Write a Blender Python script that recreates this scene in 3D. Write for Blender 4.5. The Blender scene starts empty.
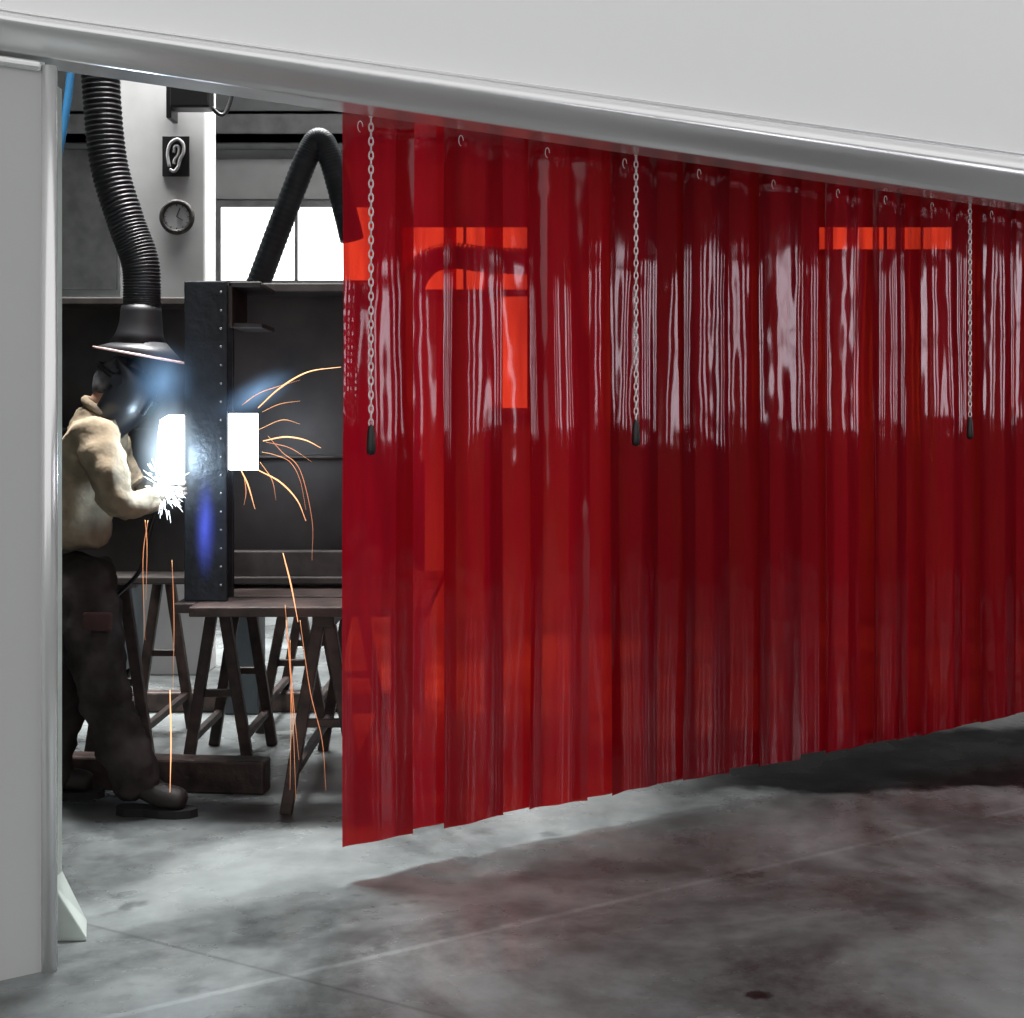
import bpy, bmesh, math, random
from mathutils import Vector, Matrix, noise
random.seed(4)
F=1400.0; H=1.42
sc=bpy.context.scene
try:
    sc.view_settings.view_transform='Standard'; sc.view_settings.look='None'
except Exception as e: print(e)

def P(px,py,Y): return Vector(((px-512)/F*Y, Y, H-(py-427)/F*Y))
def G(px,py):
    Y=H*F/(py-427.0); return ((px-512)/F*Y, Y)

# ---------------------------------------------------------------- materials
def newmat(name):
    m=bpy.data.materials.new(name); m.use_nodes=True
    nt=m.node_tree; b=nt.nodes['Principled BSDF']; return m,nt,b
def mat(name,col,rough=.5,metal=0,var=.25,scale=8,bump=0,bscale=40,emit=None,es=0,spec=.5):
    m,nt,b=newmat(name)
    N=nt.nodes; L=nt.links
    tc=N.new('ShaderNodeTexCoord'); no=N.new('ShaderNodeTexNoise'); no.inputs['Scale'].default_value=scale; no.inputs['Detail'].default_value=6
    L.new(tc.outputs['Object'],no.inputs['Vector'])
    r=N.new('ShaderNodeValToRGB'); r.color_ramp.elements[0].position=.3; r.color_ramp.elements[1].position=.7
    r.color_ramp.elements[0].color=tuple(c*(1-var) for c in col)+(1,)
    r.color_ramp.elements[1].color=tuple(min(1,c*(1+var)) for c in col)+(1,)
    L.new(no.outputs['Fac'],r.inputs['Fac']); L.new(r.outputs['Color'],b.inputs['Base Color'])
    b.inputs['Roughness'].default_value=rough; b.inputs['Metallic'].default_value=metal
    b.inputs['Specular IOR Level'].default_value=spec
    if bump:
        n2=N.new('ShaderNodeTexNoise'); n2.inputs['Scale'].default_value=bscale
        L.new(tc.outputs['Object'],n2.inputs['Vector'])
        bp=N.new('ShaderNodeBump'); bp.inputs['Strength'].default_value=bump; bp.inputs['Distance'].default_value=.01
        L.new(n2.outputs['Fac'],bp.inputs['Height']); L.new(bp.outputs['Normal'],b.inputs['Normal'])
    if emit:
        b.inputs['Emission Color'].default_value=tuple(emit)+(1,); b.inputs['Emission Strength'].default_value=es
    return m

M={}
M['paint']=mat('wall_paint_grey',(.90,.90,.90),.8,var=.004,spec=0)
M['rail']=mat('rail_lacquer',(.82,.82,.82),.24,.6,var=.005,spec=.5)
M['panel']=mat('panel_lacquer',(.48,.48,.48),.5,var=.005,spec=.2)
M['white']=mat('column_white',(.46,.46,.455),.6,var=.1,scale=4)
M['hall']=mat('hall_wall',(.36,.37,.37),.8,var=.2,scale=1.5)
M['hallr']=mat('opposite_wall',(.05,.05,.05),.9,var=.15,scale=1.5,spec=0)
M['ceil']=mat('ceiling_grey',(.3,.3,.3),.9,var=.1)
M['steel']=mat('mill_steel',(.028,.024,.022),.5,.2,var=.8,scale=3,bump=.15,bscale=14)
M['steelblue']=mat('mill_steel_post',(.012,.014,.018),.42,.2,var=.6,scale=9,bump=.2)
M['flange']=mat('steel_flange',(.04,.034,.031),.5,.3,var=.5,scale=12)
M['rust']=mat('rusty_steel',(.038,.024,.020),.5,.2,var=.7,scale=14,bump=.3)
M['rubber']=mat('hose_black',(.014,.014,.016),.45,var=.3)
M['hosegrey']=mat('hose_grey',(.03,.038,.043),.5,var=.3)
M['jacket']=mat('jacket_canvas',(.22,.175,.122),.95,var=.45,scale=7,bump=.8,bscale=22,spec=.05)
M['trouser']=mat('trouser_cloth',(.034,.029,.027),.95,var=.5,scale=8,bump=.8,bscale=14,spec=.05)
M['boot']=mat('boot_leather',(.016,.012,.010),.65,var=.3,bump=.3)
M['sole']=mat('boot_sole',(.01,.01,.01),.8)
M['skin']=mat('skin',(.38,.22,.155),.6,var=.08)
M['glove']=mat('glove_leather',(.32,.27,.21),.85,var=.2,scale=30)
M['mask']=mat('mask_black',(.01,.011,.013),.34)
M['cap']=mat('bandana_cloth',(.07,.07,.075),.9,var=.9,scale=30)
M['hair']=mat('hair_dark',(.03,.02,.015),.8)
M['glass']=mat('lens_glass',(.01,.03,.02),.05)
M['chain']=mat('zinc_chain',(.8,.77,.77),.3,.4,var=.05)
M['black']=mat('black_plastic',(.008,.008,.008),.4)
M['dial']=mat('dial_white',(.5,.5,.5),.5,var=.03)
M['alu']=mat('window_frame_grey',(.22,.22,.22),.5)
M['winl']=mat('daylight_glazing',(.8,.8,.8),.2,emit=(1,1,1),es=2.1,var=.02)
M['winr']=mat('daylight_glazing_right',(.8,.8,.8),.2,emit=(.95,.93,1),es=7.0,var=.02)
M['spark']=mat('hot_spark',(1,.5,.2),.5,emit=(1,.45,.22),es=1.7)
M['sparkdim']=mat('cooling_spark',(1,.5,.2),.5,emit=(1,.33,.16),es=.6)
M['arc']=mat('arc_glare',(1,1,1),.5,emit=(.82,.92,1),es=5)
M['blue']=mat('blue_hose',(.02,.12,.25),.4)
M['base']=mat('post_base_paint',(.5,.56,.52),.6,var=.1)
M['red']=mat('pocket_cloth',(.045,.016,.015),.9,var=.4)
M['copper']=mat('hood_rim',(.7,.45,.42),.4,.2)

# ---------------------------------------------------------------- mesh helpers
def link(ob): sc.collection.objects.link(ob); return ob
def mkobj(name,bm,mats,smooth=False,parent=None,recalc=True):
    if recalc: bmesh.ops.recalc_face_normals(bm,faces=bm.faces)
    me=bpy.data.meshes.new(name); bm.to_mesh(me); bm.free()
    for m in (mats if isinstance(mats,(list,tuple)) else [mats]): me.materials.append(m)
    if smooth:
        for p in me.polygons: p.use_smooth=True
    ob=bpy.data.objects.new(name,me); link(ob)
    if parent: ob.parent=parent
    return ob
def empty(name,loc=(0,0,0)):
    e=bpy.data.objects.new(name,None); e.empty_display_size=.1; link(e); return e
def addbox(bm,x0,x1,y0,y1,z0,z1,mi=0,mtx=None):
    vs=[bm.verts.new((x,y,z)) for x in(x0,x1) for y in(y0,y1) for z in(z0,z1)]
    if mtx:
        for v in vs: v.co=mtx@v.co
    for q in((0,1,3,2),(4,6,7,5),(0,4,5,1),(2,3,7,6),(0,2,6,4),(1,5,7,3)):
        f=bm.faces.new([vs[i] for i in q]); f.material_index=mi
def bevel(ob,w=.006,s=2):
    m=ob.modifiers.new('bevel','BEVEL'); m.width=w; m.segments=s; m.limit_method='ANGLE'; return ob
def boxes(name,lst,mats,parent=None,bw=.005):
    bm=bmesh.new()
    for b in lst: addbox(bm,*b)
    ob=mkobj(name,bm,mats,parent=parent)
    if bw: bevel(ob,bw)
    return ob
def addbar(bm,a,b,w,h,mi=0,up=Vector((0,0,1))):
    a=Vector(a);b=Vector(b);d=(b-a);L=d.length;d.normalize()
    u=up if abs(d.dot(up))<.95 else Vector((0,1,0))
    x=d.cross(u).normalized(); z=x.cross(d).normalized()
    m=Matrix((x,d,z)).transposed().to_4x4(); m.translation=a
    addbox(bm,-w/2,w/2,0,L,-h/2,h/2,mi,m)
def catmull(pts,n=10):
    pts=[Vector(p) for p in pts]
    if len(pts)<3:
        return [pts[0].lerp(pts[-1],i/n) for i in range(n+1)]
    out=[];q=[2*pts[0]-pts[1]]+pts+[2*pts[-1]-pts[-2]]
    for i in range(1,len(q)-2):
        p0,p1,p2,p3=q[i-1:i+3]
        for k in range(n):
            t=k/n
            out.append(.5*((2*p1)+(p2-p0)*t+(2*p0-5*p1+4*p2-p3)*t*t+(3*p1-p0-3*p2+p3)*t**3))
    out.append(pts[-1]); return out
def tube(bm,path,rf,seg=16,mi=0,cap=True):
    rings=[];n=len(path);N0=None
    for i,p in enumerate(path):
        d=(path[min(i+1,n-1)]-path[max(i-1,0)]).normalized()
        if N0 is None:
            N0=d.cross(Vector((0,1,0)))
            if N0.length<.1: N0=d.cross(Vector((1,0,0)))
        N0=(N0-d*N0.dot(d)).normalized(); B=d.cross(N0)
        r=rf(i/(n-1)) if callable(rf) else rf
        ring=[bm.verts.new(p+N0*r*math.cos(2*math.pi*k/seg)+B*r*math.sin(2*math.pi*k/seg)) for k in range(seg)]
        if rings:
            for k in range(seg):
                f=bm.faces.new((rings[-1][k],rings[-1][(k+1)%seg],ring[(k+1)%seg],ring[k])); f.material_index=mi; f.smooth=True
        rings.append(ring)
    if cap:
        for r in(rings[0],rings[-1]):
            f=bm.faces.new(r); f.material_index=mi
def sph(bm,c,rx,ry,rz,mi=0,mtx=None,u=24,v=16):
    r=bmesh.ops.create_uvsphere(bm,u_segments=u,v_segments=v,radius=1)
    for x in r['verts']:
        x.co=Vector((x.co.x*rx,x.co.y*ry,x.co.z*rz))+Vector(c)
        if mtx: x.co=mtx@x.co
        for f in x.link_faces: f.material_index=mi; f.smooth=True
def skinobj(name,verts,edges,radii,m,parent,sub=2,root=0,wr=0,ws=.1):
    me=bpy.data.meshes.new(name); me.from_pydata([tuple(v) for v in verts],edges,[])
    me.materials.append(m)
    ob=bpy.data.objects.new(name,me); link(ob)
    sk=ob.modifiers.new('skin','SKIN'); sk.use_smooth_shade=True; sk.branch_smoothing=.4
    for i,r in enumerate(radii):
        d=me.skin_vertices[0].data[i]
        d.radius=(r,r) if not isinstance(r,tuple) else r
        d.use_root=(i==root)
    s=ob.modifiers.new('sub','SUBSURF'); s.levels=sub; s.render_levels=sub
    if wr:
        tx=bpy.data.textures.new(name+'_wrinkle','CLOUDS'); tx.noise_scale=ws; tx.noise_depth=3
        dm=ob.modifiers.new('wrinkle','DISPLACE'); dm.texture=tx; dm.strength=wr; dm.mid_level=.5; dm.texture_coords='LOCAL'
    ob.parent=parent
    return ob

# ---------------------------------------------------------------- partition frame of reference
A=Vector((-.531,4.4,0)); T=Vector((.8184,.5747,0)); Nn=Vector((.5747,-.8184,0))
def W(s,n,z): return A+T*s+Nn*n+Vector((0,0,z))
def s_px(px,n0):
    a=(px-512)/F
    return (a*(A.y+n0*Nn.y)-A.x-n0*Nn.x)/(T.x-a*T.y)
MW=Matrix((T,Nn,Vector((0,0,1)))).transposed().to_4x4(); MW.translation=A   # local (s,n,z)

# ---------------------------------------------------------------- floor
m,nt,b=newmat('polished_concrete'); NN=nt.nodes; LL=nt.links
geo=NN.new('ShaderNodeNewGeometry')
def noi(scale,detail=6,rough=.55,dist=0,vec=None):
    n=NN.new('ShaderNodeTexNoise'); n.inputs['Scale'].default_value=scale; n.inputs['Detail'].default_value=detail
    n.inputs['Roughness'].default_value=rough; n.inputs['Distortion'].default_value=dist
    LL.new(vec or geo.outputs['Position'],n.inputs['Vector']); return n.outputs['Fac']
def mth(op,a,b=None,c=None,clamp=False):
    n=NN.new('ShaderNodeMath'); n.operation=op; n.use_clamp=clamp
    for i,v in enumerate((a,b,c)):
        if v is None: continue
        if isinstance(v,(int,float)): n.inputs[i].default_value=v
        else: LL.new(v,n.inputs[i])
    return n.outputs[0]
def mrange(v,a,b_,c,d):
    n=NN.new('ShaderNodeMapRange'); n.interpolation_type='SMOOTHSTEP'
    LL.new(v,n.inputs[0])
    for i,x in enumerate((a,b_,c,d)): n.inputs[i+1].default_value=x
    return n.outputs[0]
sep=NN.new('ShaderNodeSeparateXYZ'); LL.new(geo.outputs['Position'],sep.inputs[0])
X_,Y_=sep.outputs[0],sep.outputs[1]
big=noi(.9,8,.6,.6); fine=noi(9,8,.7)
val=mth('ADD',mrange(big,.38,.64,.075,.235),mrange(fine,.3,.7,-.03,.03))
def linedist(p,q):
    (x0,y0),(x1,y1)=p,q; dx,dy=x1-x0,y1-y0; L=math.hypot(dx,dy); nx,ny=-dy/L,dx/L
    return mth('ADD',mth('ADD',mth('MULTIPLY',X_,nx),mth('MULTIPLY',Y_,ny)),-(nx*x0+ny*y0))
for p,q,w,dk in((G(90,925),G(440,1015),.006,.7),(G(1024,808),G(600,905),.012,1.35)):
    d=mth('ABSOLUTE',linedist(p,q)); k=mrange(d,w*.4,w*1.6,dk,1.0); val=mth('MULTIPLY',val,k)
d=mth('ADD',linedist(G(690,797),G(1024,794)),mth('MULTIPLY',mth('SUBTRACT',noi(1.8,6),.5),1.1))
shade_band=mth('MULTIPLY',mrange(d,-.1,.1,0,1),mrange(d,.95,1.3,1,0))  # shade below the curtain's right side, painted dark into the floor colour
shade_band=mth('MULTIPLY',shade_band,mrange(X_,.3,1.1,0,1))
val=mth('MULTIPLY',val,mrange(shade_band,0,1,1,.03))
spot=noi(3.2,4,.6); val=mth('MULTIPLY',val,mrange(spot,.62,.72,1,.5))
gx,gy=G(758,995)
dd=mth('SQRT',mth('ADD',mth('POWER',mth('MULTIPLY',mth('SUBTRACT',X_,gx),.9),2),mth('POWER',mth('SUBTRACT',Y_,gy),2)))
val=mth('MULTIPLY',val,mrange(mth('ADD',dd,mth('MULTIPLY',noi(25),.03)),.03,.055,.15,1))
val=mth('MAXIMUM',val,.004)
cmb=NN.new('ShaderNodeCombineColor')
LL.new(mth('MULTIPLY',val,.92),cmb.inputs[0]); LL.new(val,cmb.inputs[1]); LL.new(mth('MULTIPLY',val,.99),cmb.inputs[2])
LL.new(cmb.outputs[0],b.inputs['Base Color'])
LL.new(mrange(noi(2.2,6),.3,.7,.18,.42),b.inputs['Roughness'])
LL.new(mrange(shade_band,0,1,.35,.02),b.inputs['Specular IOR Level'])
bp=NN.new('ShaderNodeBump'); bp.inputs['Strength'].default_value=.1; bp.inputs['Distance'].default_value=.02
LL.new(noi(5,6),bp.inputs['Height']); LL.new(bp.outputs[0],b.inputs['Normal'])
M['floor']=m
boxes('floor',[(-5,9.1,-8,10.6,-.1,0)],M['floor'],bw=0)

# ---------------------------------------------------------------- hall shell
BW=10.5
wins=[
 (P(222,0,BW).x,P(372,0,BW).x,P(0,281,BW).z,P(0,208,BW).z),
 (P(403,0,BW).x,P(527,0,BW).x,P(0,290,BW).z,P(0,228,BW).z),
 (P(488,0,BW).x,P(527,0,BW).x,P(0,408,BW).z,P(0,297,BW).z),
 (P(818,0,BW).x,P(950,0,BW).x,P(0,250,BW).z,P(0,228,BW).z)]
boxes('wall_back',[(-5.1,9.1,BW,BW+.15,0,4.9)],M['hall'],bw=0)
boxes('wall_left',[(-5.1,-5.0,1.25,BW,0,4.9)],M['hall'],bw=0)
boxes('wall_right',[(9.0,9.12,-8,BW,0,4.9)],M['hallr'],bw=0)
bm=bmesh.new()
poly=[W(-5.3,.1,0),W(10.5,.1,0),Vector((8.2,BW,0)),Vector((-5,BW,0))]
lo=[bm.verts.new((p.x,p.y,4.8)) for p in poly]; hi=[bm.verts.new((p.x,p.y,4.9)) for p in poly]
bm.faces.new(lo); bm.faces.new(hi)
for i in range(4): bm.faces.new((lo[i],lo[(i+1)%4],hi[(i+1)%4],hi[i]))
mkobj('ceiling',bm,M['ceil'])
for i,(x0,x1,z0,z1) in enumerate(wins):
    e=empty('window_%d'%(i+1))
    boxes('glazing',[(x0,x1,BW-.03,BW-.01,z0,z1)],M['winl'],e,0)
    fr=[(x0-.05,x1+.05,BW-.05,BW,z1,z1+.05),(x0-.05,x1+.05,BW-.05,BW,z0-.05,z0),(x0-.05,x0,BW-.05,BW,z0,z1),(x1,x1+.05,BW-.05,BW,z0,z1)]
    nm=max(1,int((x1-x0)/.45))
    for k in range(1,nm): 
        xx=x0+(x1-x0)*k/nm; fr.append((xx-.012,xx+.012,BW-.045,BW,z0,z1))
    boxes('frame',fr,M['alu'],e,.004)
boxes('trim_1',[(P(212,0,BW).x,P(352,0,BW).x,BW-.03,BW-.002,P(0,200,BW).z,P(0,160,BW).z)],M['white'],bw=.004)
boxes('trim_2',[(-4.9,5,BW-.25,BW-.003,P(0,150,BW).z,P(0,140,BW).z),(-4.9,5,BW-.25,BW-.22,P(0,150,BW).z,P(0,118,BW).z),(-4.9,5,BW-.25,BW-.003,P(0,122,BW).z,P(0,118,BW).z)],M['alu'],bw=.004)
boxes('trim_3',[(P(60,0,BW).x,P(118,0,BW).x,BW-.05,BW-.002,P(0,290,BW).z,P(0,150,BW).z)],M['alu'],bw=.01)
k=5
for (y0,y1) in((-.6,-.2),(1.5,2.0),(3.3,4.1),(5.3,5.8),(6.6,7.2)):
    e=empty('window_%d'%k); k+=1
    z0,z1=1.5,3.0
    boxes('glazing',[(8.97,8.99,y0,y1,z0,z1)],M['winr'],e,0)
    boxes('frame',[(8.94,9,y0-.05,y1+.05,z1,z1+.05),(8.94,9,y0-.05,y1+.05,z0-.05,z0),(8.94,9,y0-.05,y0,z0,z1),(8.94,9,y1,y1+.05,z0,z1),(8.95,9,(y0+y1)/2-.02,(y0+y1)/2+.02,z0,z1),(8.95,9,y0,y1,2.2,2.24)],M['alu'],e,.004)

bm=bmesh.new(); addbox(bm,-5.4,10.55,.12,.2227,2.40,4.9,0,MW)
addbox(bm,6.2,10.55,.12,.2227,0,2.40,0,MW)
mkobj('wall_front',bm,M['paint'])
def rail():
    bm=bmesh.new(); st=[(-5.4,.1),(-1.02,.106),(3.2,.215),(10.5,.24)]
    prof=[(.10,0.0),(.214,0.0),(.220,.012),(.222,.03)]
    for i in range(1,17):
        t=i/17; prof.append((.222+.066*math.sin(math.pi*t**1.5)**.9, .03+.90*t))
    prof+=[(.232,.935),(.236,.95),(.236,.985),(.232,1.0),(.222,1.0)]
    rows=[];S=[]
    for i in range(len(st)-1):
        for j in range(8): 
            t=j/8; S.append((st[i][0]*(1-t)+st[i+1][0]*t, st[i][1]*(1-t)+st[i+1][1]*t))
    S.append(st[-1])
    for s,h in S: rows.append([bm.verts.new(W(s,n,2.384+h*z)) for n,z in prof])
    for a,c in zip(rows,rows[1:]):
        for i in range(len(prof)-1):
            f=bm.faces.new((a[i],a[i+1],c[i+1],c[i])); f.smooth=3<=i<19
    for r in(rows[0],rows[-1]): bm.faces.new(r)
    return mkobj('curtain_rail_cover',bm,M['rail'])
rail()
sR=s_px(58,.2227); sL=s_px(42,.2227)
pe=empty('sliding_panel')
bm=bmesh.new(); addbox(bm,-5.35,sL+.01,.17,.214,0.0,2.372,0,MW); mkobj('leaf',bm,M['panel'],parent=pe)
bm=bmesh.new()
prof=[(0,.17),(0,.214)]
wd=sR-sL
for i in range(9):
    a=math.pi*(1-i/8); prof.append((wd*.5+math.cos(a)*wd*.5, .216+.022*math.sin(a)))
prof+=[(wd,.17)]
def loop(z,k): return [bm.verts.new(W(sL+s,n,z)) for s,n in prof]
a=loop(0,1); c=loop(2.362,1)
for i in range(len(prof)): 
    f=bm.faces.new((a[i],a[(i+1)%len(prof)],c[(i+1)%len(prof)],c[i])); f.smooth=2<=i<9
bm.faces.new(a); bm.faces.new(c)
mkobj('edge_moulding',bm,M['rail'],parent=pe)
bm=bmesh.new(); addbox(bm,-5.35,sL,.2,.228,2.345,2.372,0,MW); bevel(mkobj('top_moulding',bm,M['rail'],parent=pe),.01,3)

pb=empty('support_post')
boxes('shaft',[(-1.40,-1.278,3.90,3.98,.12,2.38)],M['base'],pb,.004)
bm=bmesh.new()
t=[(-1.42,3.88),(-1.278,3.88),(-1.278,3.98),(-1.42,3.98)]; bo=[(-1.42,3.865),(-1.175,3.865),(-1.215,4.0),(-1.42,4.0)]
tv=[bm.verts.new((x,y,.16)) for x,y in t]; bv=[bm.verts.new((x,y,0.012)) for x,y in bo]; b2=[bm.verts.new((x,y,0)) for x,y in bo]
bm.faces.new(tv); bm.faces.new(b2)
for i in range(4):
    bm.faces.new((tv[i],tv[(i+1)%4],bv[(i+1)%4],bv[i])); bm.faces.new((bv[i],bv[(i+1)%4],b2[(i+1)%4],b2[i]))
bevel(mkobj('foot',bm,M['base'],parent=pb),.004)

# ---------------------------------------------------------------- PVC strip curtain
m=bpy.data.materials.new('red_pvc'); m.use_nodes=True; nt=m.node_tree; nt.nodes.clear(); N=nt.nodes; L=nt.links
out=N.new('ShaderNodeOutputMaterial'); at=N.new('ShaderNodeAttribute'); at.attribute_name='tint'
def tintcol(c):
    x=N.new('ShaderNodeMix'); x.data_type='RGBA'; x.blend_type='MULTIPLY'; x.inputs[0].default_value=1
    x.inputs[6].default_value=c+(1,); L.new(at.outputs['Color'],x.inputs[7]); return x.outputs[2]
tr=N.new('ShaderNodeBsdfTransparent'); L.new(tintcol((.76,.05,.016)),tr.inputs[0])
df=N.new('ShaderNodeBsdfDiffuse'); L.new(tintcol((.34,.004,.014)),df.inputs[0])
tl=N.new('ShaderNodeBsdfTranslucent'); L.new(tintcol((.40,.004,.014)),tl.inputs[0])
gl=N.new('ShaderNodeBsdfGlossy'); gl.inputs['Roughness'].default_value=.07; gl.inputs[0].default_value=(1,.9,.95,1)
m1=N.new('ShaderNodeMixShader'); m1.inputs[0].default_value=.4; L.new(df.outputs[0],m1.inputs[1]); L.new(tl.outputs[0],m1.inputs[2])
g2=N.new('ShaderNodeNewGeometry'); mp=N.new('ShaderNodeMapping'); mp.inputs['Scale'].default_value=(14,14,1.6); L.new(g2.outputs['Position'],mp.inputs[0])
nz_=N.new('ShaderNodeTexNoise'); nz_.inputs['Scale'].default_value=1; nz_.inputs['Detail'].default_value=5; L.new(mp.outputs[0],nz_.inputs[0])
mrg=N.new('ShaderNodeMapRange'); L.new(nz_.outputs['Fac'],mrg.inputs[0])
for i,x in enumerate((.3,.7,.54,.90)): mrg.inputs[i+1].default_value=x
m2=N.new('ShaderNodeMixShader'); L.new(mrg.outputs[0],m2.inputs[0]); L.new(tr.outputs[0],m2.inputs[1]); L.new(m1.outputs[0],m2.inputs[2])
lw=N.new('ShaderNodeLayerWeight'); lw.inputs[0].default_value=.5
pw=N.new('ShaderNodeMath'); pw.operation='POWER'; pw.inputs[1].default_value=5; L.new(lw.outputs['Facing'],pw.inputs[0])
ma=N.new('ShaderNodeMath'); ma.operation='MULTIPLY_ADD'; ma.inputs[1].default_value=.6; ma.inputs[2].default_value=.042; L.new(pw.outputs[0],ma.inputs[0])
m3=N.new('ShaderNodeMixShader'); L.new(ma.outputs[0],m3.inputs[0]); L.new(m2.outputs[0],m3.inputs[1]); L.new(gl.outputs[0],m3.inputs[2])
L.new(m3.outputs[0],out.inputs[0])
M['pvc']=m
pxb=[343,393,440,485,527,568,605,642,680,712,755,785,820,845,868,893,915,950,975,1005,1030]
sb=[s_px(p,0) for p in pxb]; sb[0]-=.016
while sb[-1]<6.0: sb.append(sb[-1]+.2); pxb.append(1100)
ce=empty('strip_curtain')
bm=bmesh.new(); lay=bm.verts.layers.float_color.new('tint')
for k in range(len(sb)-1):
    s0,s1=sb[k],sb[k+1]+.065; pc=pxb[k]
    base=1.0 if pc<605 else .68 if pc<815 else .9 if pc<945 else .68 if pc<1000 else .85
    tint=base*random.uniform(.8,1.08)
    nu=max(10,int((s1-s0)/.008)); nz=90
    zb=.108+random.uniform(-.006,.006) if k else .108
    zb2=zb+random.uniform(-.004,.004)
    off=.0 if k%2 else .018
    ph=random.uniform(0,6.28); lam=random.uniform(.13,.24); amp=random.uniform(.002,.006); tilt=random.uniform(-.010,.010)
    fine_a=.0005 if pc<600 else .0009
    rows=[]
    for j in range(nz+1):
        v=j/nz; row=[]
        for i in range(nu+1):
            u=i/nu; s=s0+(s1-s0)*u
            z=(zb*(1-u)+zb2*u)*(1-v)+2.46*v
            n=off+amp*math.sin(2*math.pi*(s-s0)/lam+ph+.5*math.sin(z*1.7+k))
            n+=.012*noise.noise(Vector((s*5,z*.9,k*3.1)))+fine_a*noise.noise(Vector((s*22,z*4,k*7.7)))+.0008*noise.noise(Vector((s*14,z*16,k)))
            n+=tilt*(u-.5)*2
            e=min(u,1-u); n+=.005*max(0,1-e/.14)**2*(1 if u<.5 else .6)
            vert=bm.verts.new(W(s,n,z)); vert[lay]=(tint,tint,tint,1); row.append(vert)
        rows.append(row)
    for j in range(nz):
        for i in range(nu):
            f=bm.faces.new((rows[j][i],rows[j][i+1],rows[j+1][i+1],rows[j+1][i])); f.smooth=True
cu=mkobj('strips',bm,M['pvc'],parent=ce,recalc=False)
bm=bmesh.new(); addbox(bm,-.02,6.1,-.02,.04,2.462,2.49,0,MW)
for k,s in enumerate(sb[:-1]):
    if k%2==0:
        c=W(s+.05,.05,2.36); r=.009
        pth=[c+T*(r*math.cos(a))+Vector((0,0,1))*(r*1.9*math.sin(a)) for a in [i*math.pi/6 for i in range(10)]]
        tube(bm,pth,.0014,6,0)
mkobj('hanging_bar',bm,M['chain'],parent=ce)

def chain(px,yend):
    n0=.075; s=s_px(px,n0); p=W(s,n0,0); zend=H-(yend-427)/F*p.y
    e=empty('pull_chain'); bm=bmesh.new(); z=2.40; i=0
    pitch=.022
    while z>zend+.09:
        ax=T if i%2==0 else Nn
        ax=(ax*math.cos(.4)+(Nn if i%2==0 else -T)*math.sin(.4))
        path=[]
        for a in range(13):
            t=2*math.pi*a/12; path.append(Vector((p.x,p.y,z))+ax*(.0068*math.cos(t))+Vector((0,0,1))*(.0145*math.sin(t)))
        tube(bm,path,.0023,6,0,cap=False); z-=pitch; i+=1
    mkobj('links',bm,M['chain'],parent=e)
    bm=bmesh.new(); c=Vector((p.x,p.y,0))
    pth=[c+Vector((0,0,zend+.095-q)) for q in(0,.008,.02,.05,.08,.092,.096)]
    rr=[.004,.009,.012,.014,.015,.012,.004]
    tube(bm,pth,lambda t:rr[min(6,int(round(t*6)))],12)
    mkobj('handle',bm,M['black'],parent=e)
chain(371,455); chain(636,446); chain(970,439)

# ---------------------------------------------------------------- column, clock, sign, fittings
CY=8.0
x0,x1=P(120,0,CY).x,P(205,0,CY).x
boxes('column',[(x0,x1,CY,CY+.3,0,4.8)],M['white'],bw=.01)
ck=empty('wall_clock'); c=P(177,217,CY-.03); r=15/F*CY
bm=bmesh.new(); tube(bm,[c+Vector((r*math.cos(a),0,r*math.sin(a))) for a in [i*2*math.pi/40 for i in range(41)]],.016,8,cap=False); mkobj('rim',bm,M['steel'],parent=ck)
bm=bmesh.new(); tube(bm,[c+Vector((0,.018,0)),c+Vector((0,-.004,0))],r,32); mkobj('dial',bm,M['dial'],parent=ck)
bm=bmesh.new(); addbar(bm,c+Vector((0,-.01,0)),c+Vector((.02,-.01,.05)),.008,.004); addbar(bm,c+Vector((0,-.01,0)),c+Vector((.035,-.01,-.02)),.009,.004)
for i in range(12):
    a=i*math.pi/6; d=Vector((math.cos(a),0,math.sin(a))); addbar(bm,c+d*r*.72+Vector((0,-.007,0)),c+d*r*.85+Vector((0,-.007,0)),.006,.003)
mkobj('hands',bm,M['black'],parent=ck)
sg=empty('ear_protection_sign'); a=P(162,176,CY-.02); b_=P(189,136,CY-.02)
boxes('plate',[(a.x,b_.x,CY-.015,CY-.002,a.z,b_.z)],M['black'],sg,.002)
bm=bmesh.new(); c=(a+b_)/2; c.y=CY-.02
tube(bm,catmull([c+Vector(p) for p in((-.035,0,-.06),(-.045,0,.01),(-.03,0,.07),(.01,0,.095),(.042,0,.07),(.045,0,.02),(.025,0,-.02),(.015,0,-.06),(-.008,0,-.088),(-.032,0,-.075))],6),.0095,8)
tube(bm,catmull([c+Vector(p) for p in((-.01,0,.02),(-.004,0,.055),(.018,0,.05),(.015,0,.01),(-.005,0,-.02),(-.01,0,-.045))],6),.008,8)
mkobj('pictogram',bm,M['dial'],parent=sg)
fl=empty('floodlight'); c=P(197,97,CY-.1)
boxes('housing',[(c.x-.13,c.x+.09,CY-.2,CY-.06,c.z-.08,c.z+.06)],M['black'],fl,.012)
boxes('bracket',[(c.x-.16,c.x-.13,CY-.16,CY-.005,c.z-.13,c.z+.1),(c.x-.14,c.x+.12,CY-.14,CY-.1,c.z+.06,c.z+.09)],M['black'],fl,.004)
bm=bmesh.new(); tube(bm,catmull([P(205,100,CY-.1),P(222,115,CY-.08),P(232,95,CY-.06),P(236,50,CY-.05)]),.012,8); mkobj('cable',bm,M['black'],parent=fl)

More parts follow.
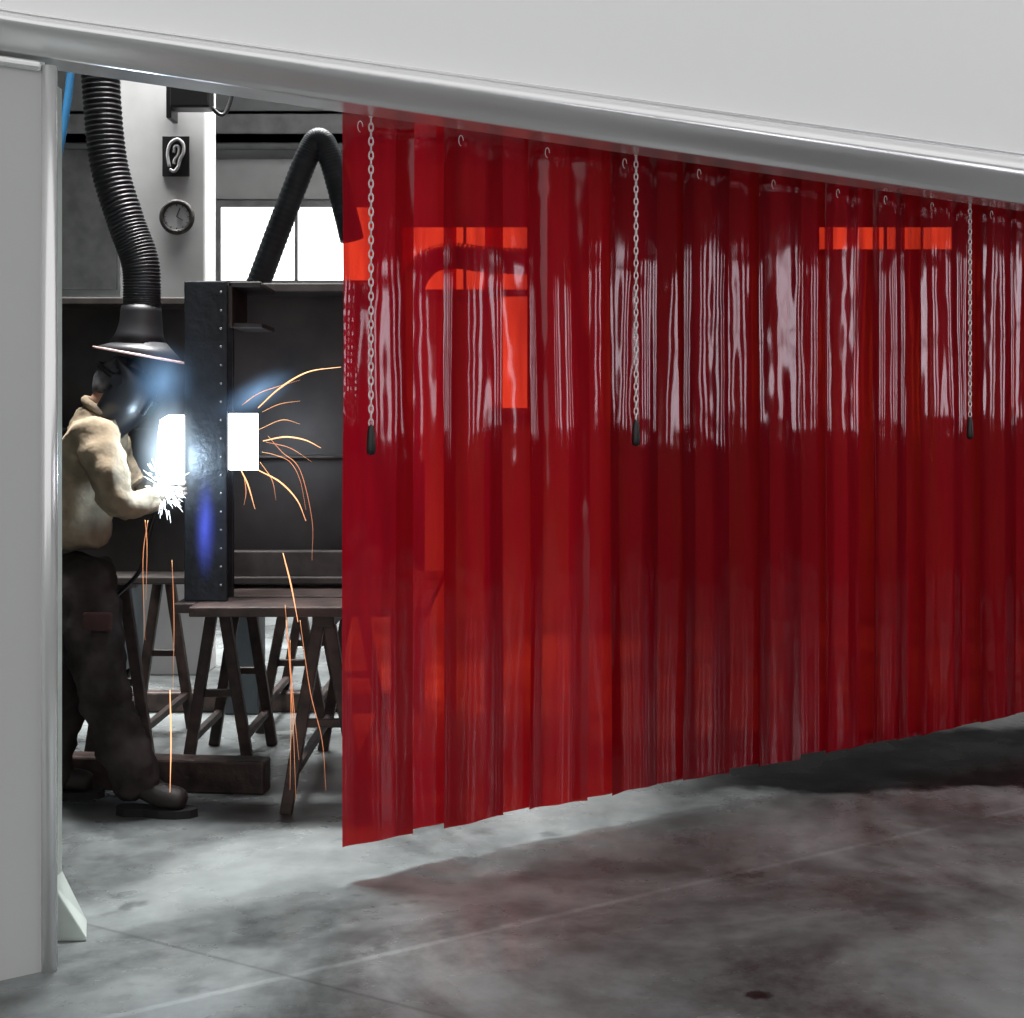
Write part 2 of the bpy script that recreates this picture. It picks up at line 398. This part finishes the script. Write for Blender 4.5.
eb=empty('welding_machine')
boxes('case',[(-2.55,-2.05,7.3,7.8,.12,.75)],M['hosegrey'],eb,.02)
boxes('front',[(-2.5,-2.1,7.285,7.3,.4,.7)],M['black'],eb,.005)
bm=bmesh.new()
for x in(-2.5,-2.1):
    for y in(7.38,7.7): tube(bm,[Vector((x-.02,y,.07)),Vector((x+.02,y,.07))],.07,16)
mkobj('wheels',bm,M['black'],parent=eb)
bm=bmesh.new(); tube(bm,catmull([Vector((-2.5,7.4,.75)),Vector((-2.5,7.4,.95)),Vector((-2.1,7.4,.95)),Vector((-2.1,7.4,.75))],5),.014,8); mkobj('handle',bm,M['alu'],parent=eb)

# ---------------------------------------------------------------- hoses
def corr(base,nr,amp=.12): return lambda t: base*(1+amp*math.sin(t*nr*2*math.pi))
hs=empty('fume_extractor')
Y=5.22
pth=catmull([P(92,-60,Y),P(98,30,Y),P(102,100,Y),P(109,165,Y),P(126,222,Y),P(140,262,Y),P(142,300,Y),P(141,318,Y)],70)
bm=bmesh.new(); tube(bm,pth,corr(.068,90,.04),24); mkobj('hose',bm,M['rubber'],parent=hs)
bm=bmesh.new()
hp=[P(141,306,Y),P(141,312,Y),P(141,322,Y),P(140,334,Y),P(139,344,Y)]
rr=[.072,.075,.078,.086,.105]
tube(bm,hp,lambda t:rr[min(4,int(round(t*4)))],32,cap=False)
c=P(139,355,Y); cu_=P(139,343,Y)
A1=[];B1=[]
for i in range(40):
    t=i*2*math.pi/40
    A1.append(bm.verts.new(cu_+Vector((.1*math.cos(t),.1*math.sin(t),0)))); B1.append(bm.verts.new(c+Vector((.165*math.cos(t),.13*math.sin(t),-.03*math.cos(t)))))
for i in range(40):
    f=bm.faces.new((A1[i],A1[(i+1)%40],B1[(i+1)%40],B1[i])); f.smooth=True
ho=mkobj('hood',bm,M['rubber'],parent=hs,recalc=True); so=ho.modifiers.new('s','SOLIDIFY'); so.thickness=.004
bm=bmesh.new()
tube(bm,[c+Vector((.166*math.cos(t),.131*math.sin(t),-.03*math.cos(t))) for t in [i*2*math.pi/40 for i in range(41)]],.004,8,cap=False)
mkobj('rim',bm,M['copper'],parent=hs)
bm=bmesh.new(); tube(bm,catmull([P(72,40,5.6),P(70,80,5.6),P(64,125,5.6),P(54,180,5.6)]),.016,10); mkobj('air_line',bm,M['blue'],parent=hs)
h2=empty('extraction_arm'); Y=7.0
bm=bmesh.new(); tube(bm,catmull([P(240,330,Y),P(256,290,Y),P(283,218,Y),P(308,155,Y),P(320,140,Y),P(331,160,Y),P(346,215,Y),P(352,240,Y)],40),corr(.06,90,.03),20)
mkobj('hose',bm,M['hosegrey'],parent=h2)
boxes('mount',[(P(228,0,Y).x,P(262,0,Y).x,Y-.1,Y+.1,0,P(0,322,Y).z)],M['hosegrey'],h2,.01)
h3=empty('extraction_arm')
bm=bmesh.new(); tube(bm,catmull([P(408,470,Y),P(408,400,Y),P(410,300,Y),P(424,266,Y),P(450,256,Y),P(490,260,Y),P(540,262,Y)],26),corr(.065,56,.04),18); mkobj('hose',bm,M['rubber'],parent=h3)
boxes('mount',[(P(392,0,Y).x,P(424,0,Y).x,Y-.08,Y+.08,0,P(0,460,Y).z)],M['hosegrey'],h3,.01)

# ---------------------------------------------------------------- steel girder
g=empty('steel_girder'); Y=5.64
zt=P(0,284,Y).z; zb=.79
xr=-.45; xm=P(215,0,5.6).x; xl=-3.6
zt2=P(0,298,Y).z
boxes('flanges',[(xm,xr,5.6,6.0,zt-.035,zt),(xm,xr,5.6,6.0,zb,zb+.03),(xl,xm,5.6,6.0,zt2-.03,zt2),(xl,xm,5.6,6.0,zb,zb+.03)],M['flange'],g)
boxes('web',[(xm,xr,5.82,5.84,zb+.03,zt-.035),(xl,xm,5.82,5.84,zb+.03,zt2-.03)],M['steel'],g,0)
zz=P(0,455,5.8).z
boxes('stiffeners',[(xm,xr,5.72,5.82,zz-.012,zz),(xl,xm,5.72,5.82,zz+.1,zz+.112),(xr-.02,xr-.005,5.62,5.82,zb+.03,zt-.035),(-2.2,-2.185,5.62,5.82,zb+.03,zt2-.03),(xm,xr-.03,5.62,5.7,zb+.03,zb+.13)],M['flange'],g,.003)
ep=empty('steel_upright')
Yp=5.18
px0,px1=P(184,0,Yp).x,P(227,0,Yp).x; pz1=P(0,281,Yp).z; pz0=.775
boxes('end_post',[(px0,px1,Yp,Yp+.02,pz0,pz1),(px0,px0+.018,Yp+.02,5.5,pz0,pz1),(px0,px1,5.3,5.32,pz0,pz1)],M['steelblue'],ep,.004)
boxes('top_bracket',[(px1,P(260,0,Yp).x,Yp+.05,5.5,pz1-.17,pz1-.15),(px1,P(260,0,Yp).x,5.2,5.5,pz1-.02,pz1),(px1,px1+.015,5.2,5.5,pz1-.17,pz1)],M['flange'],ep,.004)
bm=bmesh.new()
for i in range(17):
    z=pz0+.06+i*(pz1-pz0-.1)/16; sph(bm,(px1-.022,Yp-.001,z),.0045,.003,.0045,u=8,v=6)
mkobj('rivets',bm,M['alu'],parent=ep)

tb=empty('work_table')
boxes('plates',[(-1.16,-.3,5.02,5.3,.738,.774),(-1.16,-.3,5.36,5.6,.742,.774),(-1.16,-.3,5.66,5.95,.738,.774),(-1.16,-.3,6.0,6.3,.738,.774),(-1.24,-1.16,5.12,6.3,.738,.774)],M['rust'],tb,.005)

def trestle(cx,y0,y1,h,spl,m='rust'):
    e=empty('trestle'); bm=bmesh.new()
    addbox(bm,cx-.04,cx+.04,y0-.03,y1+.03,h-.05,h)
    for y in(y0,y1):
        for sg in(-1,1):
            addbar(bm,(cx+sg*.02,y,h-.04),(cx+sg*spl,y,0.0),.045,.04,up=Vector((0,1,0)))
        t=.45; zz=h*t
        addbar(bm,(cx-spl*(1-t)-.01,y+.01,zz),(cx+spl*(1-t)+.01,y+.01,zz),.03,.03)
    for sg in(-1,1): addbar(bm,(cx+sg*spl*.8,y0,h*.2),(cx+sg*spl*.8,y1,h*.2),.03,.03)
    ob=mkobj('frame',bm,M[m],parent=e); bevel(ob,.004)
trestle(-.69,5.14,6.15,.737,.14)
trestle(-1.20,5.72,6.25,.737,.13)
trestle(-1.64,5.85,6.6,.787,.13)
trestle(-1.02,6.5,7.1,.72,.15)
bs=empty('base_beam'); bm=bmesh.new()
addbar(bm,(-.95,5.44,.065),(-2.7,5.64,.065),.1,.13)
bevel(mkobj('timber',bm,M['rust'],parent=bs),.01)
bb=empty('base_beam'); bm=bmesh.new(); addbar(bm,(-.5,7.0,.05),(-2.9,7.0,.05),.09,.1); bevel(mkobj('timber',bm,M['rust'],parent=bb),.01)

# ---------------------------------------------------------------- glare plates, arc, sparks, fume and arc glow
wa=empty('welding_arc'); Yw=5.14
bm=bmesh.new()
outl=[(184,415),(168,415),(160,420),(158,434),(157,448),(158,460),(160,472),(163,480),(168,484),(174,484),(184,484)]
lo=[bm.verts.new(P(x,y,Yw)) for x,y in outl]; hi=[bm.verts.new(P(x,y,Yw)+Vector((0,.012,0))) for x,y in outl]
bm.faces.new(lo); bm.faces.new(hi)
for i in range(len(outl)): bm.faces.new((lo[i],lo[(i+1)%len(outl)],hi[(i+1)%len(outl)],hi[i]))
mkobj('glare_plate',bm,M['arc'],parent=wa)  # arc glare on the steel, drawn as a glowing sheet
boxes('glare_spot',[(P(223,0,Yw).x,P(253,0,Yw).x,Yw+.1,Yw+.11,P(0,471,Yw).z,P(0,413,Yw).z)],M['arc'],wa,.003)  # second patch of weld glare, also a self-lit sheet
bm=bmesh.new()
for i in range(150):
    a=random.uniform(0,6.28); r0=random.uniform(.0,.08); r1=r0+random.uniform(.006,.045)
    c=P(164,488,Yw-.06); d=Vector((math.cos(a)*.8,random.uniform(-.2,.1),math.sin(a)*1.1))
    tube(bm,[c+d*r0,c+d*(r0+r1)/2,c+d*r1],lambda t:.0015*(1-t)+.0004,5)
mkobj('spatter',bm,M['arc'],parent=wa)
def sparks(name,lst,w,m,parent):
    bm=bmesh.new()
    for pts in lst:
        tube(bm,catmull([P(x,y,4.98) for x,y in pts],8),lambda t:w*(.35+.65*math.sin(math.pi*min(1,t+.1))),6)
    mkobj(name,bm,M[m],parent=parent)
sk=empty('sparks')
sparks('bright_trails',[[(258,470),(280,482),(297,500),(306,521)],[(241,470),(248,485),(255,509)],[(263,441),(285,437),(305,440),(321,448)],[(283,553),(291,585),(298,622)],
  [(258,408),(280,388),(308,372),(341,367)],[(170,690),(171,740),(170,792)]],.0025,'spark',sk)
sparks('fine_trails',[[(262,452),(275,455),(290,462),(300,480),(306,510)],[(285,605),(290,660),(295,720),(299,760)],[(300,620),(310,690),(322,740),(326,790)],[(266,442),(290,448),(312,462)],
  [(242,405),(262,392),(300,380)],[(145,520),(147,545),(146,600)],[(268,436),(282,452),(300,470),(312,520),(312,560)],[(290,640),(291,700),(290,790)],[(262,412),(280,404),(300,401)],
  [(172,560),(174,620),(173,690)],[(244,475),(246,492),(244,505)],[(286,620),(292,700),(296,800)],[(148,520),(143,560),(145,640)],[(258,430),(282,420),(300,424)],[(260,462),(272,480),(276,500)]],.0013,'sparkdim',sk)
def glow_volume(name,col,st):
    m=bpy.data.materials.new(name); m.use_nodes=True; nt=m.node_tree; nt.nodes.clear(); N=nt.nodes; L=nt.links
    o=N.new('ShaderNodeOutputMaterial'); em=N.new('ShaderNodeEmission'); em.inputs[0].default_value=col+(1,)
    tc=N.new('ShaderNodeTexCoord'); ln=N.new('ShaderNodeVectorMath'); ln.operation='LENGTH'; L.new(tc.outputs['Object'],ln.inputs[0])
    mr=N.new('ShaderNodeMapRange'); L.new(ln.outputs['Value'],mr.inputs[0]); 
    for i,x in enumerate((0,1,1,0)): mr.inputs[i+1].default_value=x
    pw=N.new('ShaderNodeMath'); pw.operation='POWER'; pw.inputs[1].default_value=2.2; L.new(mr.outputs[0],pw.inputs[0])
    no=N.new('ShaderNodeTexNoise'); no.inputs['Scale'].default_value=1.8; L.new(tc.outputs['Object'],no.inputs[0])
    mu=N.new('ShaderNodeMath'); mu.operation='MULTIPLY'; L.new(pw.outputs[0],mu.inputs[0]); L.new(no.outputs['Fac'],mu.inputs[1])
    m4=N.new('ShaderNodeMath'); m4.operation='MULTIPLY'; m4.inputs[1].default_value=st; L.new(mu.outputs[0],m4.inputs[0])
    L.new(m4.outputs[0],em.inputs[1]); L.new(em.outputs[0],o.inputs['Volume']); return m
fA=glow_volume('weld_fume_glow',(.32,.6,1),36); fB=glow_volume('post_reflection_glow',(.1,.15,1),44); fC=glow_volume('arc_glow_core',(.65,.84,1),120)  # emissive volumes: arc-lit fume, blue reflection on the post, glow around the arc
for (cx,cy,rx,rz,rot,yy,mm) in((162,382,.15,.18,0,5.09,fA),(256,394,.20,.08,-.5,5.12,fA),(205,525,.05,.24,0,5.12,fB),(166,450,.14,.25,0,5.09,fC)):
    bm=bmesh.new(); sph(bm,(0,0,0),1,1,1,u=16,v=10)
    ob=mkobj('glow_volume',bm,mm,parent=wa); ob.location=P(cx,cy,yy); ob.scale=(rx,.05,rz); ob.rotation_euler=(0,rot,0)

# ---------------------------------------------------------------- welder
w=empty('welder')
Wy=5.22
def q(px,py,dy=0): return P(px,py,Wy+dy)
V=[q(80,548),q(80,580),
   q(88,600,-.09),q(99,680,-.10),q(119,735,-.10),q(138,782,-.09),q(142,797,-.09),
   q(72,600,.10),q(62,690,.12),q(50,760,.12),q(42,797,.13)]
E=[(0,1),(1,2),(2,3),(3,4),(4,5),(5,6),(1,7),(7,8),(8,9),(9,10)]
R=[(.145,.16),(.15,.17),.12,.105,.098,.096,.086,.12,.104,.1,.09]
skinobj('trousers',V,E,R,M['trouser'],w,sub=3,wr=.06,ws=.09)
V=[q(79,552),q(79,520),q(84,475),q(90,440),q(99,417),q(105,404),
   q(96,432,-.17),q(107,470,-.235),q(118,508,-.25),q(141,504,-.17),q(156,497,-.09),
   q(102,432,.17),q(120,470,.2),q(134,498,.2),q(150,492,.12),q(162,486,.05)]
E=[(0,1),(1,2),(2,3),(3,4),(4,5),(3,6),(6,7),(7,8),(8,9),(9,10),(3,11),(11,12),(12,13),(13,14),(14,15)]
R=[(.138,.15),(.130,.145),(.148,.16),(.148,.16),(.085,.1),.066,.09,.08,.072,.06,.05,.088,.076,.068,.058,.05]
skinobj('jacket',V,E,R,M['jacket'],w,root=0,sub=3,wr=.055,ws=.07)
bm=bmesh.new(); tube(bm,[q(100,412),q(106,400),q(114,388)],.054,16); mkobj('neck',bm,M['skin'],True,w)
hm=Matrix.Translation(q(117,388))@Matrix.Rotation(math.radians(34),4,'Y')@Matrix.Scale(.88,4)
bm=bmesh.new()
sph(bm,(0,0,.015),.098,.078,.112,mtx=hm)
sph(bm,(.035,0,-.055),.06,.058,.062,mtx=hm)
sph(bm,(.1,0,-.01),.018,.014,.025,mtx=hm,u=10,v=8)
for s in(-1,1):
    sph(bm,(0,s*.08,-.005),.02,.01,.032,mtx=hm,u=12,v=8)
mkobj('head',bm,M['skin'],True,w)
bm=bmesh.new()
for s in(-1,1): sph(bm,(.085,s*.032,.012),.012,.014,.01,mtx=hm,u=10,v=8)
addbox(bm,.088,.094,-.025,.025,-.058,-.05,0,hm)
mkobj('eyes_and_mouth',bm,M['hair'],True,w)
bm=bmesh.new()
r=bmesh.ops.create_uvsphere(bm,u_segments=36,v_segments=26,radius=1)
bmesh.ops.bisect_plane(bm,geom=bm.verts[:]+bm.edges[:]+bm.faces[:],plane_co=(0,0,-.40),plane_no=(.5,0,-1),clear_outer=True)
for v in bm.verts:
    n_=1+.04*noise.noise(v.co*3); v.co=hm@Vector((v.co.x*.110*n_,v.co.y*.091*n_,v.co.z*.122*n_+.018)); 
mkobj('bandana',bm,M['cap'],True,w)
bm=bmesh.new()
tube(bm,[hm@Vector((.114*math.cos(t),.096*math.sin(t),.045)) for t in [i*2*math.pi/32 for i in range(33)]],.011,8,cap=False)
tube(bm,[hm@Vector((.0,.096*math.cos(t),.04+.107*math.sin(t))) for t in [i*math.pi/16 for i in range(17)]],.009,8)
for s in(-1,1): tube(bm,[hm@Vector((.01,s*.086,.04)),hm@Vector((.01,s*.118,.04))],.024,14)
mkobj('headband',bm,M['mask'],parent=w)
bm=bmesh.new(); rows=[]
for j in range(15):
    v=j/14; z=.12-.29*v; row=[]
    Rf=.115+.035*math.sin(math.pi*min(1,v*1.05)); wd=.112-.03*max(0,v-.55)/.45
    for i in range(25):
        a=-1.75+3.5*i/24
        x=.02+Rf*math.cos(a)
        x-= .06*max(0,(.18-v)/.18)**2
        row.append(bm.verts.new(hm@Vector((x,wd*math.sin(a),z))))
    rows.append(row)
for a_,c_ in zip(rows,rows[1:]):
    for i in range(24):
        f=bm.faces.new((a_[i],a_[i+1],c_[i+1],c_[i])); f.smooth=True
ob=mkobj('welding_mask',bm,M['mask'],True,w); so=ob.modifiers.new('s','SOLIDIFY'); so.thickness=.005
bm=bmesh.new(); addbox(bm,.158,.176,-.058,.058,-.03,.05,0,hm); bevel(mkobj('lens_frame',bm,M['mask'],parent=w),.006)
bm=bmesh.new(); addbox(bm,.172,.18,-.048,.048,-.018,.038,0,hm); mkobj('lens',bm,M['glass'],parent=w)
bm=bmesh.new(); c=q(102,409); ax=(q(112,394)-q(100,414)).normalized(); u=ax.cross(Vector((0,1,0))).normalized(); vv=Vector((0,1,0))
tube(bm,[c+u*(.068*math.cos(t))+vv*(.075*math.sin(t)) for t in [i*2*math.pi/24 for i in range(25)]],.017,8,cap=False); mkobj('collar',bm,M['jacket'],True,w)
bm=bmesh.new(); c=q(98,622,-.19); addbox(bm,c.x-.06,c.x+.05,c.y-.004,c.y+.02,c.z-.035,c.z+.035); bevel(mkobj('pocket_flap',bm,M['red'],parent=w),.012,3)
def boot(px,dy,ang):
    Yb=Wy+dy; x=(px-512)/F*Yb
    mt=Matrix.Translation(Vector((x,Yb,0)))@Matrix.Rotation(ang,4,'Z')
    V=[mt@Vector(p) for p in((0,0,.2),(0,0,.11),(-.035,0,.07),(.06,0,.075),(.13,0,.066),(.19,0,.058))]
    skinobj('boot_upper',V,[(0,1),(1,2),(1,3),(3,4),(4,5)],[(.055,.055),(.055,.05),(.05,.045),(.058,.05),(.054,.048),(.048,.04)],M['boot'],w,root=1)
    bm=bmesh.new(); o=[(-.075,-.02),(-.085,0),(-.075,.03),(-.04,.042),(.03,.036),(.1,.05),(.17,.046),(.22,.022),(.228,0),(.21,-.03),(.16,-.048),(.1,-.05),(.03,-.036),(-.04,-.04)]
    lo=[bm.verts.new(mt@Vector((a,b,0))) for a,b in o]; hi=[bm.verts.new(mt@Vector((a*.99,b*.98,.03))) for a,b in o]
    bm.faces.new(lo); bm.faces.new(hi)
    for i in range(len(o)): bm.faces.new((lo[i],lo[(i+1)%len(o)],hi[(i+1)%len(o)],hi[i]))
    mkobj('boot_sole',bm,M['sole'],parent=w)
boot(138,-.09,-.12); boot(44,.13,.1)
def hand(wp,aim,side,nm):
    f=(aim-wp).normalized(); upv=Vector((0,0,1)); s=f.cross(upv).normalized()*side; u=s.cross(f).normalized()*side
    if u.z<0: u=-u
    V=[wp,wp+f*.045,wp+f*.085]; skinobj(nm+'_palm',V,[(0,1),(1,2)],[(.034,.034),(.042,.026),(.038,.022)],M['glove'],w,root=0)
    for k,(o,l) in enumerate(((-.03,.075),(-.01,.085),(.01,.08),(.028,.062))):
        b0=wp+f*.07+u*(-o); 
        p1=b0+f*.03; p2=p1+f*(l*.4)-s*(.012); p3=p2+f*(l*.15)-s*(l*.35); p4=p3-f*(l*.18)-s*(l*.2)
        skinobj('%s_finger_%d'%(nm,k+1),[b0,p1,p2,p3,p4],[(0,1),(1,2),(2,3),(3,4)],[.0105,.0105,.01,.0095,.008],M['glove'],w,sub=1)
    b0=wp+f*.03+u*.02; skinobj(nm+'_thumb',[b0,b0+u*.03+f*.015-s*.01,b0+u*.035+f*.045-s*.025,b0+u*.025+f*.062-s*.04],[(0,1),(1,2),(2,3)],[.013,.012,.011,.009],M['glove'],w,sub=1)
hand(q(154,497,-.09),q(174,490,-.06),1,'near_hand')
hand(q(160,487,.05),q(176,482,.0),-1,'far_hand')
bm=bmesh.new()
tube(bm,catmull([q(158,502,-.03),q(168,494,-.04),q(175,486,-.06),q(179,478,-.07)]),lambda t:.012*(1-.5*t),10)
tube(bm,catmull([q(158,502,-.03),q(150,530,0),q(140,570,.02),q(112,600,.1)]),.008,8)
mkobj('welding_torch',bm,M['black'],parent=w)

# ---------------------------------------------------------------- lights
def area(name,loc,rot,sx,sy,pw,col=(1,1,1),spread=180):
    l=bpy.data.lights.new(name,'AREA'); l.shape='RECTANGLE'; l.size=sx; l.size_y=sy; l.energy=pw; l.color=col; l.spread=math.radians(spread)
    o=bpy.data.objects.new(name,l); o.location=loc; o.rotation_euler=rot; link(o); return o
area('hall_overhead_fill',(-1.7,8.2,4.6),(0,0,0),3,1.2,300,spread=80)  # unseen overhead lamps, added to brighten the hall and its floor
area('hall_overhead_fill',(3.0,8.9,4.6),(0,0,0),4,.8,60,spread=80)
area('hall_overhead_fill',(-1.5,5.2,4.6),(0,0,0),1.4,.6,80,spread=60)
area('hall_fill_light',(-1.2,7.6,4.7),(0,0,0),1.5,1.0,45)
l=bpy.data.lights.new('arc_light','POINT'); l.energy=7; l.color=(.6,.8,1); l.shadow_soft_size=.03
o=bpy.data.objects.new('arc_light',l); o.location=P(168,462,5.0); link(o)
l=bpy.data.lights.new('arc_backlight','POINT'); l.energy=4; l.color=(.75,.85,1); l.shadow_soft_size=.05
o=bpy.data.objects.new('arc_backlight',l); o.location=P(246,440,5.3); link(o)
wd=bpy.data.worlds.new('world'); sc.world=wd; wd.use_nodes=True
bg=wd.node_tree.nodes['Background']; bg.inputs[0].default_value=(1,1,1,1); bg.inputs[1].default_value=1.0

# ---------------------------------------------------------------- camera
cam=bpy.data.cameras.new('camera'); cam.sensor_width=36; cam.lens=F/1024*36; cam.shift_y=-82/1024
co=bpy.data.objects.new('camera',cam); co.location=(0,0,H); co.rotation_euler=(math.radians(90),0,0); link(co)
sc.camera=co
